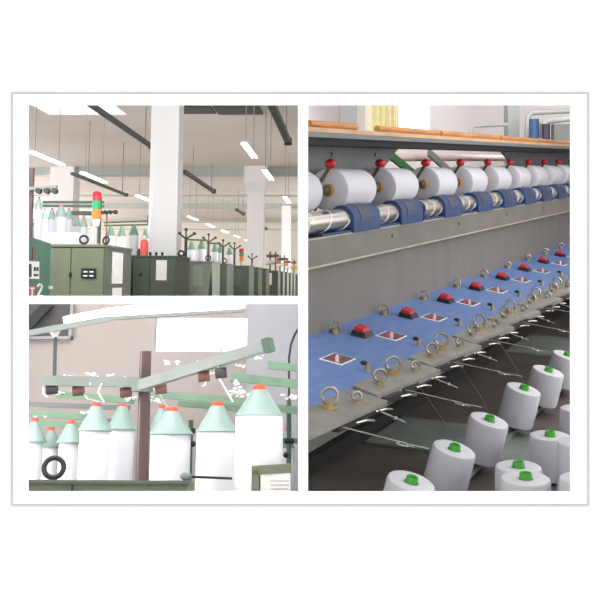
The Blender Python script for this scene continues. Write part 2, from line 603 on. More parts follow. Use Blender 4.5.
cp = side_poly('control_panel', rect(27.6, 261, 38.5, 278.5, 0.6), M['paper'])
for (a, b, c, d) in ((28, 264, 30, 277), (33, 267, 34.5, 271), (35.7, 267, 37.2, 271), (33, 274, 37, 276)):
    o = side_poly('button', rect(a, b, c, d), M['black'], 0.012)
    o.parent = cp
side_poly('warning_plate', rect(27.6, 285.5, 34.5, 297), M['red'])
for a in (rect(28.5, 287.5, 33.5, 289), rect(30.4, 289, 31.6, 296)):
    side_poly('lettering', a, M['paper'], 0.010)
side_poly('handle', rect(48, 286, 50, 289), M['paper'], 0.02)
side_poly('red_sticker', rect(32, 247, 34, 259), M['roller_brown'], 0.005)


# the painted number 2
def strip2(pts, w):
    out = []
    for i in range(len(pts) - 1):
        a, b = V(pts[i]), V(pts[i + 1])
        d = (b - a).normalized(); n = V((-d.y, d.x)) * w / 2
        e = d * w * 0.25
        out.append([tuple(a - n - e), tuple(b - n + e), tuple(b + n + e), tuple(a + n - e)])
    return out


for q in strip2([(37.3, 286.5), (38.0, 284.8), (39.3, 284.2), (40.9, 284.9), (41.5, 286.8), (40.9, 289), (39.2, 292), (37.6, 295.6), (42, 295.9)], 1.5):
    side_poly('number_two', q, M['paper'], 0.006)

CABS = [(-2.79, -2.27, 9.2, 1.15), (-2.83, -2.27, 13.0, 1.15)]
yy = 16.3
ci = 0
while yy < 46:
    if not (25.9 < yy < 27.2) and not (38.2 < yy < 40.2):
        CABS.append(((-2.72, -2.25) if yy < 19 else (-2.62, -2.05)) + (yy, 1.05))
    yy += 2.05
for i, (x0, x1, y, dep) in enumerate(CABS):
    if i == 0:
        lab = 'light green double-door cabinet with black switch plate beside the teal cabinet'
    elif i == 1:
        lab = 'olive green cabinet with the red bottle on top, before the big column'
    else:
        lab = 'dark green machine cabinet, %s beyond the big white column in the receding row' % ORD[min(i - 2, 14)]
    c = cabinet(x0, x1, y, dep, lab, M['cab_green'] if i < 1 else M['cab_dark'], M['cab_side'] if i % 2 == 0 or i > 3 else M['cab_dark'])
    w, h = x1 - x0, TOPZ - FZ
    if i == 0:
        # switch plate
        sp = G().box((w * 0.60, -0.022, h - 0.31), (w * 0.86, -0.006, h - 0.22)).build('switch_plate', M['black'], c)
        for kx in (0.64, 0.75):
            for kz in (0.295, 0.258):
                G().box((w * kx, -0.027, h - kz), (w * (kx + 0.07), -0.02, h - kz + 0.012)).build('switch', M['paper'], sp)
        G().box((w * 0.4 - 0.012, -0.02, h - 0.30), (w * 0.4 + 0.012, -0.006, h - 0.26)).build('latch', M['black'], c)
        G().box((w - 0.005, 0.30, h - 0.36), (w + 0.010, 0.72, h - 0.06)).build('paper_sheet', M['paper'], c)
        G().box((w - 0.005, 0.34, h - 0.62), (w + 0.010, 0.70, h - 0.40)).build('paper_sheet', M['paper'], c)
    elif i == 1:
        G().box((w * 0.55, -0.014, h - 0.32), (w * 0.8, -0.006, h - 0.06)).build('paper_sheet', M['paper'], c)
        G().ball((w * 0.2, -0.02, h - 0.25), 0.02).build('knob', M['black'], c)
    elif i < 9:
        G().box((w * 0.35, -0.014, h - 0.40), (w * 0.7, -0.006, h - 0.07)).build('paper_sheet', M['paper'] if i % 2 else M['cab_side'], c)
    if 2 <= i <= 3:
        G().box((-0.04, -0.06, h - 0.55), (0.03, -0.01, h - 0.42)).build('emergency_box', M['red'], c)


# lifting rings on the cabinet tops
def eye_ring(room, loc, R, r, label, ang=0.35, mt='black', group='black lifting rings on the cabinet tops'):
    t = thing('lifting_ring', room, loc, label, 'lifting ring', group)
    G().torus((0, 0, R + r * 0.8 + 0.004), (math.sin(ang), -math.cos(ang), 0.25), R, r, 22, 8).build('ring', M[mt], t)
    G().cyl((0, 0, 0), (0, 0, 0.012), r * 1.6, n=12).build('foot', M[mt], t)
    return t


eye_ring(HALL, (-2.51, 9.35, TOPZ), 0.038, 0.011, 'black lifting ring on the light green cabinet, left of the signal tower')
eye_ring(HALL, (-2.31, 9.4, TOPZ), 0.035, 0.010, 'black lifting ring at right front corner of the light green cabinet', -0.5)
eye_ring(HALL, (-2.36, 13.95, TOPZ), 0.042, 0.010, 'black lifting ring right of the big column on the olive cabinet top')
eye_ring(HALL, (-2.30, 13.6, TOPZ), 0.034, 0.010, 'smaller black lifting ring on the olive cabinet top edge')
eye_ring(HALL, (-2.34, 16.5, TOPZ), 0.042, 0.011, 'black lifting ring on the first dark green cabinet', 0.1)
eye_ring(HALL, (-2.32, 18.5, TOPZ), 0.042, 0.011, 'black lifting ring on the second dark green cabinet', 0.1)
for k, xx in enumerate((-2.62, -2.54, -2.46)):  # small black ball knobs on the cabinet top
    t = thing('black_knob', HALL, (xx, 13.07, TOPZ), 'small black knob on olive cabinet top, %s from the red bottle' % ORD[k], 'ball knob', 'small black knobs on the olive cabinet')
    G().cyl((0, 0, 0), (0, 0, 0.015), 0.014, n=10).build('stem', M['black'], t)
    G().ball((0, 0, 0.028), 0.02).build('head', M['black'], t)

# signal tower
t = thing('signal_tower', HALL, (-2.5, 9.75, TOPZ), 'signal light tower of red, green and orange lenses on a grey post', 'signal light')
G().cyl((0, 0, 0), (0, 0, 0.03), 0.035).cyl((0, 0, 0.03), (0, 0, 0.20), 0.016).build('post', M['pipe_grey'], t)
G().cyl((0, 0, 0.20), (0, 0, 0.27), 0.030, 0.042).build('lamp_base', M['paper'], t)
G().cyl((0, 0, 0.27), (0, 0, 0.365), 0.044).build('orange_lens', M['orange_lens'], t)
G().cyl((0, 0, 0.367), (0, 0, 0.45), 0.041).build('green_lens', M['green_lens'], t)
G().cyl((0, 0, 0.452), (0, 0, 0.53), 0.041).cyl((0, 0, 0.53), (0, 0, 0.545), 0.041, 0.02).build('red_lens', M['red'], t)

# red bottle
t = thing('red_bottle', HALL, (-2.73, 13.2, TOPZ), 'red bottle with a white cap on the olive cabinet', 'bottle')
G().lathe([(0, 0), (0.052, 0), (0.055, 0.01), (0.055, 0.17), (0.045, 0.20), (0.024, 0.22), (0, 0.22)], n=20).build('bottle_body', M['red_soft'], t)
G().lathe([(0.024, 0.215), (0.026, 0.22), (0.024, 0.262), (0.010, 0.275), (0, 0.275)], n=14).build('bottle_cap', M['paper'], t)
t = thing('black_jar', HALL, (-2.80, 13.2, TOPZ), 'small black jar standing left of the red bottle', 'jar')
G().lathe([(0, 0), (0.024, 0), (0.026, 0.06), (0.018, 0.08), (0, 0.08)], n=14).build('jar_body', M['black'], t)
G().cyl((0, 0, 0.08), (0, 0, 0.095), 0.017, n=12).build('lid', M['roller_dark'], t)


# machine bodies that carry the bobbins
def deck(x0, x1, y0, y1, label):
    t = thing('spinning_machine', HALL, (x0, y0, FZ), label, 'spinning machine')
    w, dp, h = x1 - x0, y1 - y0, 0.36 - FZ
    G().box((0, 0, h - 0.05), (w, dp, h)).build('creel_deck', M['cab_side'], t)
    G().box((0.02, 0.05, 0), (w - 0.02, dp - 0.05, h - 0.05)).build('body', M['cab_dark'], t)
    return t, h


# near machine with two frame bars, posts
dk1, hh = deck(-5.2, -2.85, 10.4, 12.75, 'near spinning machine body with creel bars behind the light green cabinet')
B = lambda u, v, y: at(u, v, y, HALL) - V((-5.2, 10.4, FZ))
for v0, v1, y in ((202.2, 201.2, 11.5), (205.8, 205.2, 11.5)):
    G().bar(B(43, v0, y), B(104, v1 + 1, y), 0.03, 0.03).build('creel_bar', M['dark_green'], dk1)
G().bar(B(71, 213, 12.5), B(100, 213.5, 12.5), 0.03, 0.055).build('creel_bar', M['dark_green'], dk1)
p = B(31.5, 168, 10.9); G().box((p.x - 0.03, p.y - 0.03, hh), (p.x + 0.03, p.y + 0.03, p.z)).build('creel_post', M['brown_pole'], dk1)
p = B(100, 197, 10.8); G().cyl((p.x, p.y, hh), (p.x, p.y, p.z), 0.022, n=12).build('creel_post', M['pole_dark'], dk1)
G().bar(B(27, 189, 10.8), B(57, 186.5, 10.8), 0.05, 0.035).build('creel_arm', M['arm_grey'], dk1)
for u in (39.3, 47.6, 55.2):
    p = B(u, 191.2, 10.8); G().cyl((p.x, p.y - 0.06, p.z), (p.x, p.y + 0.02, p.z), 0.031, n=14).build('tension_roller', M['roller_dark'], dk1)
G().bar(B(85, 214, 10.8), B(101, 211.5, 10.8), 0.03, 0.03).bar(B(93, 207, 10.5), B(103, 213, 10.9), 0.022, 0.022).build('creel_arm', M['pole_dark'], dk1)
# middle machine
dk2, hh2 = deck(-4.6, -3.0, 13.1, 15.6, 'middle spinning machine body with creel bars, left of the big column')
B2 = lambda u, v, y: at(u, v, y, HALL) - V((-4.6, 13.1, FZ))
for v0, v1, y in ((222.5, 221, 14.9), (225.6, 224.6, 14.9)):
    G().bar(B2(104, v0, y), B2(149.5, v1, y), 0.03, 0.022).build('creel_bar', M['dark_green'], dk2)
G().bar(B2(100, 213.6, 13.2), B2(117, 211, 13.2), 0.03, 0.025).build('creel_arm', M['pole_dark'], dk2)
p = B2(107, 213, 13.3); G().cyl((p.x, p.y, hh2), (p.x, p.y, p.z), 0.013, n=10).build('creel_post', M['roller_brown'], dk2)
for u in (105.5, 110.3, 115.7):
    p = B2(u, 212.3, 13.2); G().cyl((p.x, p.y - 0.05, p.z), (p.x, p.y + 0.02, p.z), 0.027, n=14).build('tension_roller', M['roller_dark'], dk2)
p = B2(148.5, 215, 14.9); G().box((p.x - 0.015, p.y, p.z - 0.15), (p.x + 0.015, p.y + 0.03, p.z)).build('creel_post', M['pole_dark'], dk2)
dk3, hh3 = deck(-4.2, -2.78, 16.2, 21.5, 'far spinning machine body right of the big column')
B3 = lambda u, v, y: at(u, v, y, HALL) - V((-4.2, 16.2, FZ))
G().bar(B3(187, 239.6, 17.2), B3(207, 240.4, 17.2), 0.05, 0.03).build('creel_bar', M['dark_green'], dk3)
G().bar(B3(207, 243.2, 18.9), B3(221, 243.6, 18.9), 0.05, 0.03).build('creel_bar', M['dark_green'], dk3)
# Y shaped guide poles, standing on the cabinet tops
for k, (u, vt, y) in enumerate(((186, 238, 14.05), (208.6, 241.5, 17.2), (223, 246.5, 19.3), (234.5, 249, 21.1), (252, 259, 25.2))):
    p = at(u, vt, y, HALL)
    t = thing('guide_pole', HALL, (p.x, p.y, TOPZ), 'dark forked thread guide pole, %s to the right of the big white column' % ORD[k], 'guide pole', 'forked guide poles on the cabinet row')
    hgt = p.z - TOPZ
    G().cyl((0, 0, 0), (0, 0, hgt), 0.022, n=10).build('pole', M['pole_dark'], t)
    G().cyl((0, 0, hgt - 0.01), (0.11, 0, hgt + 0.055), 0.013, n=8).cyl((0, 0, hgt - 0.01), (-0.085, 0, hgt + 0.05), 0.013, n=8).build('fork_arm', M['pole_dark'], t)
    for dx, dz in ((0.12, 0.065), (-0.09, 0.065), (0.0, 0.12)):
        G().cyl((dx, -0.03, hgt + dz), (dx, 0.03, hgt + dz), 0.022, n=10).build('guide_roller', M['roller_dark'], t)
    G().cyl((0, 0, hgt), (0, 0, hgt + 0.12), 0.011, n=8).build('fork_arm', M['pole_dark'], t)


# bobbins: yarn body with a hood and an orange tube tip
def bobbin(room, loc, r, L, hood_h, label, group, yarn, hood, hood_r=None, shoulder=0.12, tip=True, n=26, cap='cap_orange', rot=None):
    t = thing('yarn_bobbin', room, loc, label, 'yarn bobbin', group, rot)
    hr = hood_r or r * 1.02
    body = L - hood_h
    G().lathe([(0, 0), (r * 0.9, 0), (r, 0.02), (r, body - shoulder * r * 0.2), (r * 0.96, body + hood_h * 0.08), (r * 0.70, body + hood_h * 0.28), (r * 0.36, body + hood_h * 0.48), (0, body + hood_h * 0.55)], n=n).build('yarn', yarn, t)
    o = body
    G().lathe([(hr * 1.0, o), (hr * 1.04, o + hood_h * 0.04), (hr * 0.92, o + hood_h * 0.15), (hr * 0.78, o + hood_h * 0.34), (hr * 0.60, o + hood_h * 0.56), (hr * 0.44, o + hood_h * 0.78), (hr * 0.32, o + hood_h * 0.95), (hr * 0.29, o + hood_h * 0.95), (hr * 0.42, o + hood_h * 0.75), (hr * 0.58, o + hood_h * 0.54), (hr * 0.76, o + hood_h * 0.32), (hr * 0.90, o + hood_h * 0.13), (hr * 0.99, o)], n=n).build('hood', hood, t)
    if tip:
        G().lathe([(hr * 0.28, o + hood_h * 0.70), (hr * 0.28, L + 0.004), (hr * 0.21, L + 0.012), (0, L + 0.012)], n=16).build('tube_tip', M[cap], t)
    return t


gi = 0
GRP = 'hooded white bobbins on the spinning machines'
row1 = [(39, 198, 10.9, 0.042), (45, 209.5, 12.4, 0.052), (52.2, 209, 12.0, 0.05), (61.3, 205.5, 11.2, 0.068), (69, 209, 12.2, 0.052), (77, 216, 12.5, 0.05), (84, 216, 11.7, 0.045), (95.5, 215, 11.4, 0.055)]
for k, (u, v, y, r) in enumerate(row1):
    p = at(u, v, y, HALL)
    bobbin(HALL, (p.x, y, 0.36), r, p.z - 0.36, 0.13, 'white bobbin with mint hood on the near machine, %s from the left edge' % ORD[k], GRP, M['yarn_hall'], M['hood_mint'], n=18)
row2 = [(111, 225.5, 14.2, 0.062), (122, 226, 14.3, 0.062), (134, 224.5, 13.8, 0.068), (145.5, 229, 14.9, 0.055)]
for k, (u, v, y, r) in enumerate(row2):
    p = at(u, v, y, HALL)
    bobbin(HALL, (p.x, y, 0.36), r, p.z - 0.36, 0.15, 'white bobbin with grey-green hood on the middle machine, %s from its left' % ORD[k], GRP, M['yarn_hall'], M['hood_green'], tip=False, n=18)
row3 = [(191.5, 241, 17.0, 0.07), (201.5, 240.5, 17.4, 0.075), (215, 244, 18.9, 0.065), (220, 245, 19.6, 0.06), (229.5, 247.5, 20.6, 0.07)]
for k, (u, v, y, r) in enumerate(row3):
    p = at(u, v, y, HALL)
    bobbin(HALL, (p.x, y, 0.36), r, p.z - 0.36, 0.15, 'white bobbin with dark green hood right of the big column, %s from it' % ORD[k], GRP, M['yarn_hall'], M['hood_green'], tip=False, n=16)
# far clutter of bobbins between far columns
for k, y in enumerate((28.9, 31.0, 33.0, 35.1, 37.1, 41.3)):
    t = thing('creel_pole', HALL, (-2.3, y, TOPZ), 'far thin creel pole with a small tan or white package, %s beyond the flared column' % ORD[k], 'creel pole', 'far creel poles beyond the flared column')
    hp = 0.30 + 0.06 * (k % 2)
    G().cyl((0, 0, 0), (0, 0, hp + 0.25), 0.022, n=8).build('pole', M['pole_dark'], t)
    G().cyl((-0.12, 0, hp - 0.1), (0.12, 0, hp - 0.05), 0.055, n=10).build('package', M['amber'] if k % 2 else M['yarn_hall'], t)
    G().cyl((0.10, 0, hp + 0.12), (-0.10, 0, hp + 0.12), 0.045, n=10).build('guide_roller', M['roller_brown'], t)
t = thing('signal_tower', HALL, (-2.47, 22.7, TOPZ), 'small far signal tower with red top and orange band left of the flared column', 'signal light')
G().cyl((0, 0, 0), (0, 0, 0.14), 0.02, n=10).build('post', M['pipe_grey'], t)
G().cyl((0, 0, 0.14), (0, 0, 0.24), 0.06, n=12).build('orange_lens', M['orange_lens'], t)
G().cyl((0, 0, 0.24), (0, 0, 0.32), 0.06, n=12).build('green_lens', M['green_lens'], t)
G().cyl((0, 0, 0.32), (0, 0, 0.42), 0.06, n=12).build('red_lens', M['red'], t)

# white wrapped roll on the machine deck
p = at(46, 240, 10.55, HALL)
q = at(80, 240, 10.55, HALL)
t = thing('white_roll', HALL, (p.x, 10.6, 0.36), 'large white wrapped roll lying behind the light green cabinet top', 'roll')
G().lathe([(0, 0), (0.05, 0), (0.078, 0.02), (0.08, 0.05), (0.08, q.x - p.x - 0.05), (0.07, q.x - p.x - 0.01), (0.04, q.x - p.x), (0, q.x - p.x)], (0, 0, 0.08), (1, 0, 0), 20).build('wrap', M['lint'], t)
G().cyl((-0.01, 0, 0.08), (q.x - p.x + 0.01, 0, 0.08), 0.02, n=12).build('core', M['paper'], t)

# ==================================================================== NOOK (lower left opening)
def N(u, v, y):
    return at(u, v, y, NOOK)


WY = 5.2
NF = -0.95
wtop = ray(150, 301, NOOK).z * WY
w0, w1 = N(156, 317, WY), N(247, 352, WY)
dk0, dk1_ = N(10, 296, WY), N(70, 337, WY)
# back wall with a bright window opening
g = G()
for a, b in (((-2.2, NF), (w0.x, wtop)), ((w1.x, NF), (-0.01, wtop)), ((w0.x, NF), (w1.x, w1.z)), ((w0.x, w0.z), (w1.x, wtop))):
    g.box((a[0], WY, a[1]), (b[0], WY + 0.08, b[1]))
struct('wall_back', g, M['nook_wall'], NOOK)
struct('floor_nook', G().box((-2.2, 3.0, NF - 0.05), (-0.01, WY + 0.08, NF)), M['hall_floor'], NOOK)
struct('wall_side', G().box((-2.25, 3.05, NF), (-2.2, WY + 0.08, 1.2)), M['nook_wall'], NOOK)
win = struct('window_1', G().box((w0.x, WY + 0.05, w1.z), (w1.x, WY + 0.06, w0.z)), M['glass_sky'], NOOK)
mul = G()
cx = (w0.x + w1.x) / 2
mul.box((w0.x + 0.002, WY + 0.01, w1.z + 0.002), (w0.x + 0.012, WY + 0.05, w0.z - 0.002)).box((w0.x, WY + 0.01, w1.z + 0.002), (w1.x, WY + 0.05, w1.z + 0.012))
mx = N(221, 330, WY).x
mul.box((mx - 0.006, WY + 0.01, w1.z), (mx + 0.006, WY + 0.05, w0.z))
mul.build('window_frame', M['white_wall'], win)
# dark window top left
dw = struct('window_2', G().box((-2.0, WY - 0.03, N(27, 337, WY).z), (N(70, 337, WY).x, WY - 0.001, wtop)), M['dark_panel'], NOOK)
G().box((N(70, 337, WY).x, WY - 0.04, N(27, 340, WY).z), (N(73, 337, WY).x, WY, wtop)).box((-2.0, WY - 0.04, N(27, 340, WY).z), (N(73, 337, WY).x, WY, N(27, 337, WY).z)).build('window_frame', M['shadow_frame_grey'], dw)
G().bar(N(24, 330, WY - 0.1), N(50, 303, WY - 0.1), 0.03, 0.05).build('window_brace', M['black'], dw)
# round-cornered pale column at right
g = G()
c0 = N(246, 400, 4.9)
g.box((c0.x, 4.9, NF), (-0.012, 5.15, N(260, 302, 4.9).z))
struct('column_5', g, M['nook_column'], NOOK)

# fluorescent batten crossing the top
t = thing('fluorescent_batten', NOOK, N(27, 333, 3.9), 'long glowing fluorescent batten crossing the top of the bobbin view', 'lamp')
o0 = N(27, 333, 3.9)
Q = lambda u, v, y: N(u, v, y) - o0
G().bar(Q(24, 334, 3.85), Q(110, 318.5, 4.0), 0.03, 0.022).bar(Q(110, 318.5, 4.0), Q(243, 310.5, 4.3), 0.03, 0.014).build('lamp_case', M['arm_grey'], t)
G().tube([Q(64, 322, 3.95), Q(110, 313, 4.0), Q(150, 309, 4.1), Q(243, 304.5, 4.3)], 0.021, 12).build('tube', M['tube_glow'], t)
G().bar(Q(55.6, 330, 3.93), Q(54, 392, 3.93), 0.012, 0.012, (0, 1, 0)).build('hanger_rod', M['dark_rail'], t)
G().cyl(Q(51, 327, 3.92), Q(55, 337, 3.92), 0.016, 0.008, n=10).cyl(Q(60, 327, 3.92), Q(56, 337, 3.92), 0.010, 0.006, n=10).build('hook', M['paper'], t)
t = thing('hanging_cable', NOOK, (0, 0, 0), 'thin black cable hanging down the pale column', 'cable')
G().tube([N(300, 326, 4.6), N(295, 334, 4.6), N(291, 344, 4.6), N(289, 358, 4.6), N(289, 380, 4.6), N(289, 470, 4.6)], 0.005).build('cable', M['black'], t)

# front cabinet (top edge), right cabinet with paper
t = thing('machine_cabinet', NOOK, (0, 0, 0), 'olive green machine top carrying the brown post and black ring', 'machine cabinet')
a, b = N(10, 481, 3.4), N(187.5, 483.5, 3.4)
G().hexa([(-1.9, 3.4, -0.7), (b.x, 3.4, -0.7), (b.x, 3.6, -0.7), (-1.9, 3.6, -0.7)], [(-1.9, 3.4, a.z), (b.x, 3.4, b.z), (b.x, 3.6, b.z), (-1.9, 3.6, a.z)]).build('body', M['cab_green'], t)
G().bar(V((-1.9, 3.395, a.z + 0.004)), V((b.x + 0.005, 3.395, b.z + 0.004)), 0.02, 0.010).build('top_lip', M['cab_side'], t)
s = N(72, 485, 3.39)
G().box((s.x - 0.002, 3.392, -0.7), (s.x + 0.002, 3.402, s.z)).build('door_seam', M['black'], t)
CT = t
t = thing('machine_cabinet', NOOK, (0, 0, 0), 'olive green framed cabinet corner holding a white paper at lower right', 'machine cabinet')
a, b = N(252, 466, 3.32), N(300, 463.5, 3.32)
G().hexa([(a.x, 3.33, -0.36), (-0.03, 3.33, -0.36), (-0.03, 3.38, -0.36), (a.x, 3.38, -0.36)], [(a.x, 3.33, a.z), (-0.03, 3.33, b.z), (-0.03, 3.38, b.z), (a.x, 3.38, a.z)]).build('body', M['cab_green'], t)
G().bar(V((a.x, 3.32, a.z - 0.014)), V((-0.03, 3.32, b.z - 0.014)), 0.03, 0.028).bar(V((a.x + 0.012, 3.32, a.z - 0.01)), V((a.x + 0.012, 3.32, -0.36)), 0.024, 0.03, (0, 1, 0)).build('frame', M['cab_green'], t)
pw = N(260.5, 473, 3.315)
pp = G().box((pw.x, 3.31, -0.35), (-0.03, 3.325, pw.z)).build('paper_sheet', M['paper'], t)
for k in range(3):
    l = N(270, 481 + k * 4, 3.305)
    G().box((l.x, 3.307, l.z - 0.0008), (l.x + 0.06, 3.311, l.z + 0.0008)).build('ruled_line', M['rod'], pp)

# post with two arms
p0, p1 = N(142, 482.5, 3.5), N(145.7, 351.5, 3.5)
t = thing('creel_post', NOOK, p0, 'brown round post with two pale green arms forming a V', 'creel post')
R0 = lambda u, v, y: N(u, v, y) - p0
G().cyl((0, 0, 0), p1 - p0, 0.0225, 0.020).build('post', M['brown_pole'], t)
arm1 = G().bar(R0(41, 380.5, 3.5), R0(140, 382.5, 3.46), 0.03, 0.033).build('arm', M['arm_grey'], t)
arm2 = G().bar(R0(137, 386.5, 3.44), R0(271, 344.5, 3.15), 0.03, 0.034).build('arm', M['arm_grey'], t)
G().bar(R0(264.5, 346.5, 3.155), R0(272, 344.0, 3.145), 0.034, 0.042).build('end_cap', M['dark_green'], t)
G().bar(R0(133, 386, 3.45), R0(152, 386, 3.45), 0.062, 0.036).build('clamp', M['arm_grey'], t)
for k, (u, v, y, mm) in enumerate(((52, 389.5, 3.5, 'roller_dark'), (78.5, 391, 3.5, 'roller_brown'), (126, 392.5, 3.48, 'roller_brown'), (161, 389, 3.42, 'roller_brown'), (204, 376.5, 3.3, 'roller_brown'), (221, 373, 3.25, 'roller_dark'))):
    c = R0(u, v, y)
    h = 0.017
    rr = G().cyl(c + V((-0.018, 0, -0.002)), c + V((0.018, 0, 0.002)), h, n=14).build('tension_roller', M[mm], t)
    G().cyl(c, c + V((0, 0, 0.02)), 0.006, n=8).build('roller_pin', M['wire'], rr)


# lint fluff clinging to the arms
def lint(parent, pts, name='lint'):
    g = G()
    rr = random.Random(5)
    for c, r, sq in pts:
        for k in range(9):
            d = V((rr.uniform(-1, 1) * sq[0], rr.uniform(-.6, .6), rr.uniform(-1, 1) * sq[2])) * r * 0.8
            g.ball(V(c) + d, r * rr.uniform(.2, .42), 8, 5, (rr.uniform(.8, 1.6), 1, rr.uniform(.5, 1.1)))
    o = g.build(name, M['lint'], parent)
    o['kind'] = 'stuff'
    return o


lp = []
for u, v, y, r, sq in ((92, 376, 3.5, 0.017, (1.3, 1, .8)), (96, 380, 3.48, 0.020, (1, 1, 1.3)), (66, 376.3, 3.5, 0.012, (2.2, 1, .5)), (110, 376.5, 3.5, 0.011, (1.5, 1, .7)), (125, 378, 3.47, 0.010, (1.4, 1, .6)),
                       (50, 377, 3.5, 0.007, (2.5, 1, .5)), (80, 377, 3.5, 0.007, (2.5, 1, .5)), (172, 363, 3.4, 0.018, (1.7, 1, .5)), (200, 362, 3.3, 0.010, (1.5, 1, .6)), (258, 357, 3.2, 0.014, (1.7, 1, .5)), (216, 373.5, 3.25, 0.010, (2.5, 1, .5)), (240, 366, 3.2, 0.010, (2.2, 1, .6)), (44, 391, 3.5, 0.010, (.7, 1, 1.6))):
    lp.append((R0(u, v, y), r, sq))
lint(t, lp)
for pts in ([(218, 366, 3.25), (219, 378, 3.28), (226, 390, 3.3), (233, 402, 3.3)], [(102, 383, 3.45), (98, 392, 3.45), (104, 402, 3.45)], [(206, 378, 3.3), (205, 385, 3.3), (202, 386, 3.3)],
            [(150, 386, 3.4), (160, 395, 3.6), (168, 407, 3.9)], [(44, 384, 3.5), (43, 393, 3.5), (48, 397, 3.5)], [(82, 392, 3.5), (88, 399, 3.5), (100, 402, 3.55)]):
    G().tube([R0(*q_) for q_ in pts], 0.0032, 5).build('loose_thread', M['lint'], t)

# creel machine: green rails, deck
t = thing('creel_machine', NOOK, (0, 0, 0), 'green creel rails and deck holding the hooded bobbins', 'creel machine')
for (u0, v0, u1, v1, y, th) in ((56, 394, 134, 401, 4.0, 6.5), (20, 412.5, 86, 417, 4.55, 6.2), (20, 421.5, 84, 426, 4.5, 5.5), (149, 394, 250, 402, 4.2, 6.5), (178, 403.5, 250, 409.5, 4.3, 5.5),
                                (231, 377, 300, 384.5, 3.9, 8), (268, 365, 300, 368, 4.1, 7), (268, 407, 300, 411, 4.3, 7)):
    G().bar(N(u0, v0, y), N(u1, v1, y), 0.03, th * y / 1000).build('creel_rail', M['rail_green'], t)
for (u0, v0, u1, v1, y) in ((20, 404, 130, 408, 4.7), (85, 419, 130, 423, 4.7), (268, 440, 298, 441, 4.4)):
    G().bar(N(u0, v0, y), N(u1, v1, y), 0.02, 0.022).build('guide_bar', M['rail_grey'], t)
DZ = -0.34
G().box((-1.9, 3.66, DZ - 0.04), (-0.02, 5.0, DZ)).box((-0.36, 3.42, DZ - 0.04), (-0.02, 3.66, DZ)).build('creel_deck', M['cab_dark'], t)
for x, y in ((-1.8, 4.9), (-0.1, 4.9), (-1.8, 3.75), (-0.1, 3.75), (-0.33, 3.47)):
    G().box((x - 0.03, y - 0.03, -0.7), (x + 0.03, y + 0.03, DZ - 0.04)).build('leg', M['cab_dark'], t)
for u, v0, v1, y in ((289, 400, 470, 4.35), (279, 440, 492, 4.2), (191, 420, 492, 4.35)):
    a, b = N(u, v0, y), N(u, v1, y)
    G().cyl((a.x, y, DZ), (a.x, y, a.z), 0.010, n=8).build('upright', M['dark_green'], t)
for u, v, y in ((287, 441, 4.3), (286, 455, 4.3), (292, 441, 4.3), (193, 431, 4.3), (193, 444, 4.3)):
    c = N(u, v, y)
    G().ball(c, 0.012).build('guide_button', M['black'], t)
lp = []
for u, v, y, r, sq in ((240, 395, 4.1, 0.025, (1.8, 1, .6)), (238, 386, 3.9, 0.02, (.7, 1, 1.5)), (60, 394, 4.0, 0.012, (1.6, 1, .6)), (85, 414, 4.4, 0.012, (2.4, 1, .6)), (130, 399, 4.0, 0.018, (1.4, 1, .8)), (155, 401, 4.1, 0.02, (1.4, 1, .7)), (290, 398, 4.0, 0.02, (1.8, 1, .5)), (40, 418, 4.5, 0.012, (3, 1, .4))):
    lp.append((N(u, v - 1, y - 0.03), r, sq))
lint(t, lp)

# bobbins: (u, tip v, hood bottom v, body width px, hood bottom width px, depth)
NB = [(35, 420.5, 441, 18, 24, 4.35, 'at the far left edge with a red-orange tip'),
      (51.5, 429.5, 446, 15, 22, 4.7, 'small one between two others at left'),
      (71, 423, 442, 20, 26, 4.3, 'right above the black lifting ring with orange tip'),
      (96.5, 405, 430, 29, 32, 4.0, 'second one left of the brown post'),
      (122.5, 405, 429, 26, 28, 4.15, 'just left of the brown post with an orange tip'),
      (175, 411, 432, 22, 28, 4.55, ''),
      (172, 410, 433.5, 38, 42, 4.0, 'large one just right of the brown post'),
      (217.5, 404.5, 431, 39, 40, 3.85, 'between the black rod and the tallest bobbin'),
      (259.5, 388.5, 415, 46, 46, 3.48, 'tallest and nearest one at the right'),
      (297, 430, 447, 14, 22, 4.45, 'cut by the right edge behind the tallest bobbin')]
for k, (u, vt, vh, w, wh, y, where) in enumerate(NB):
    if k == 5:
        u = 165.5
        continue
    p = N(u, vt, y)
    x = p.x
    r = w / 2 * y / 1000
    if k == 9:
        r, wh, x = 0.032, 14, -0.055
    lean = {3: 0.10, 6: 0.0}.get(k, 0.0)
    bobbin(NOOK, (x, y, DZ), r, p.z - DZ, (vh - vt) * y / 1000, 'white yarn bobbin with mint hood, ' + where, 'hooded bobbins on the green creel', M['yarn_nook'], M['hood_mint'], hood_r=wh / 2 * y / 1000, n=32)
# extra tip beside the bobbin right of the post: a second hooded bobbin behind it
p = N(161.5, 407.5, 4.6)
bobbin(NOOK, (p.x, 4.6, DZ), 0.045, p.z - DZ, 0.10, 'white yarn bobbin with mint hood, tucked behind the one right of brown post', 'hooded bobbins on the green creel', M['yarn_nook'], M['hood_mint'], hood_r=0.05)

# black ring, black rod with knob
q = N(53, 480.6, 3.46)
eye_ring(NOOK, (q.x, 3.46, q.z - 0.002), 0.032, 0.0085, 'large black lifting ring on the olive machine top', 0.1, 'black', 'black lifting rings on the cabinet tops')
a, b = N(186, 476.5, 3.45), N(232, 478.5, 3.42)
t = thing('locking_rod', NOOK, a, 'thin black rod with a grey domed knob before the bobbins', 'rod')
G().cyl(V((0, 0, 0)), b - a, 0.004, n=8).build('rod', M['black'], t)
G().ball((0, 0, 0.0), 0.021, sq=(1, 1, .62)).build('domed_knob', M['base_green'], t)
G().cyl((-0.003, 0, -0.028), (-0.003, 0, 0), 0.007, n=8).build('stem', M['black'], t)

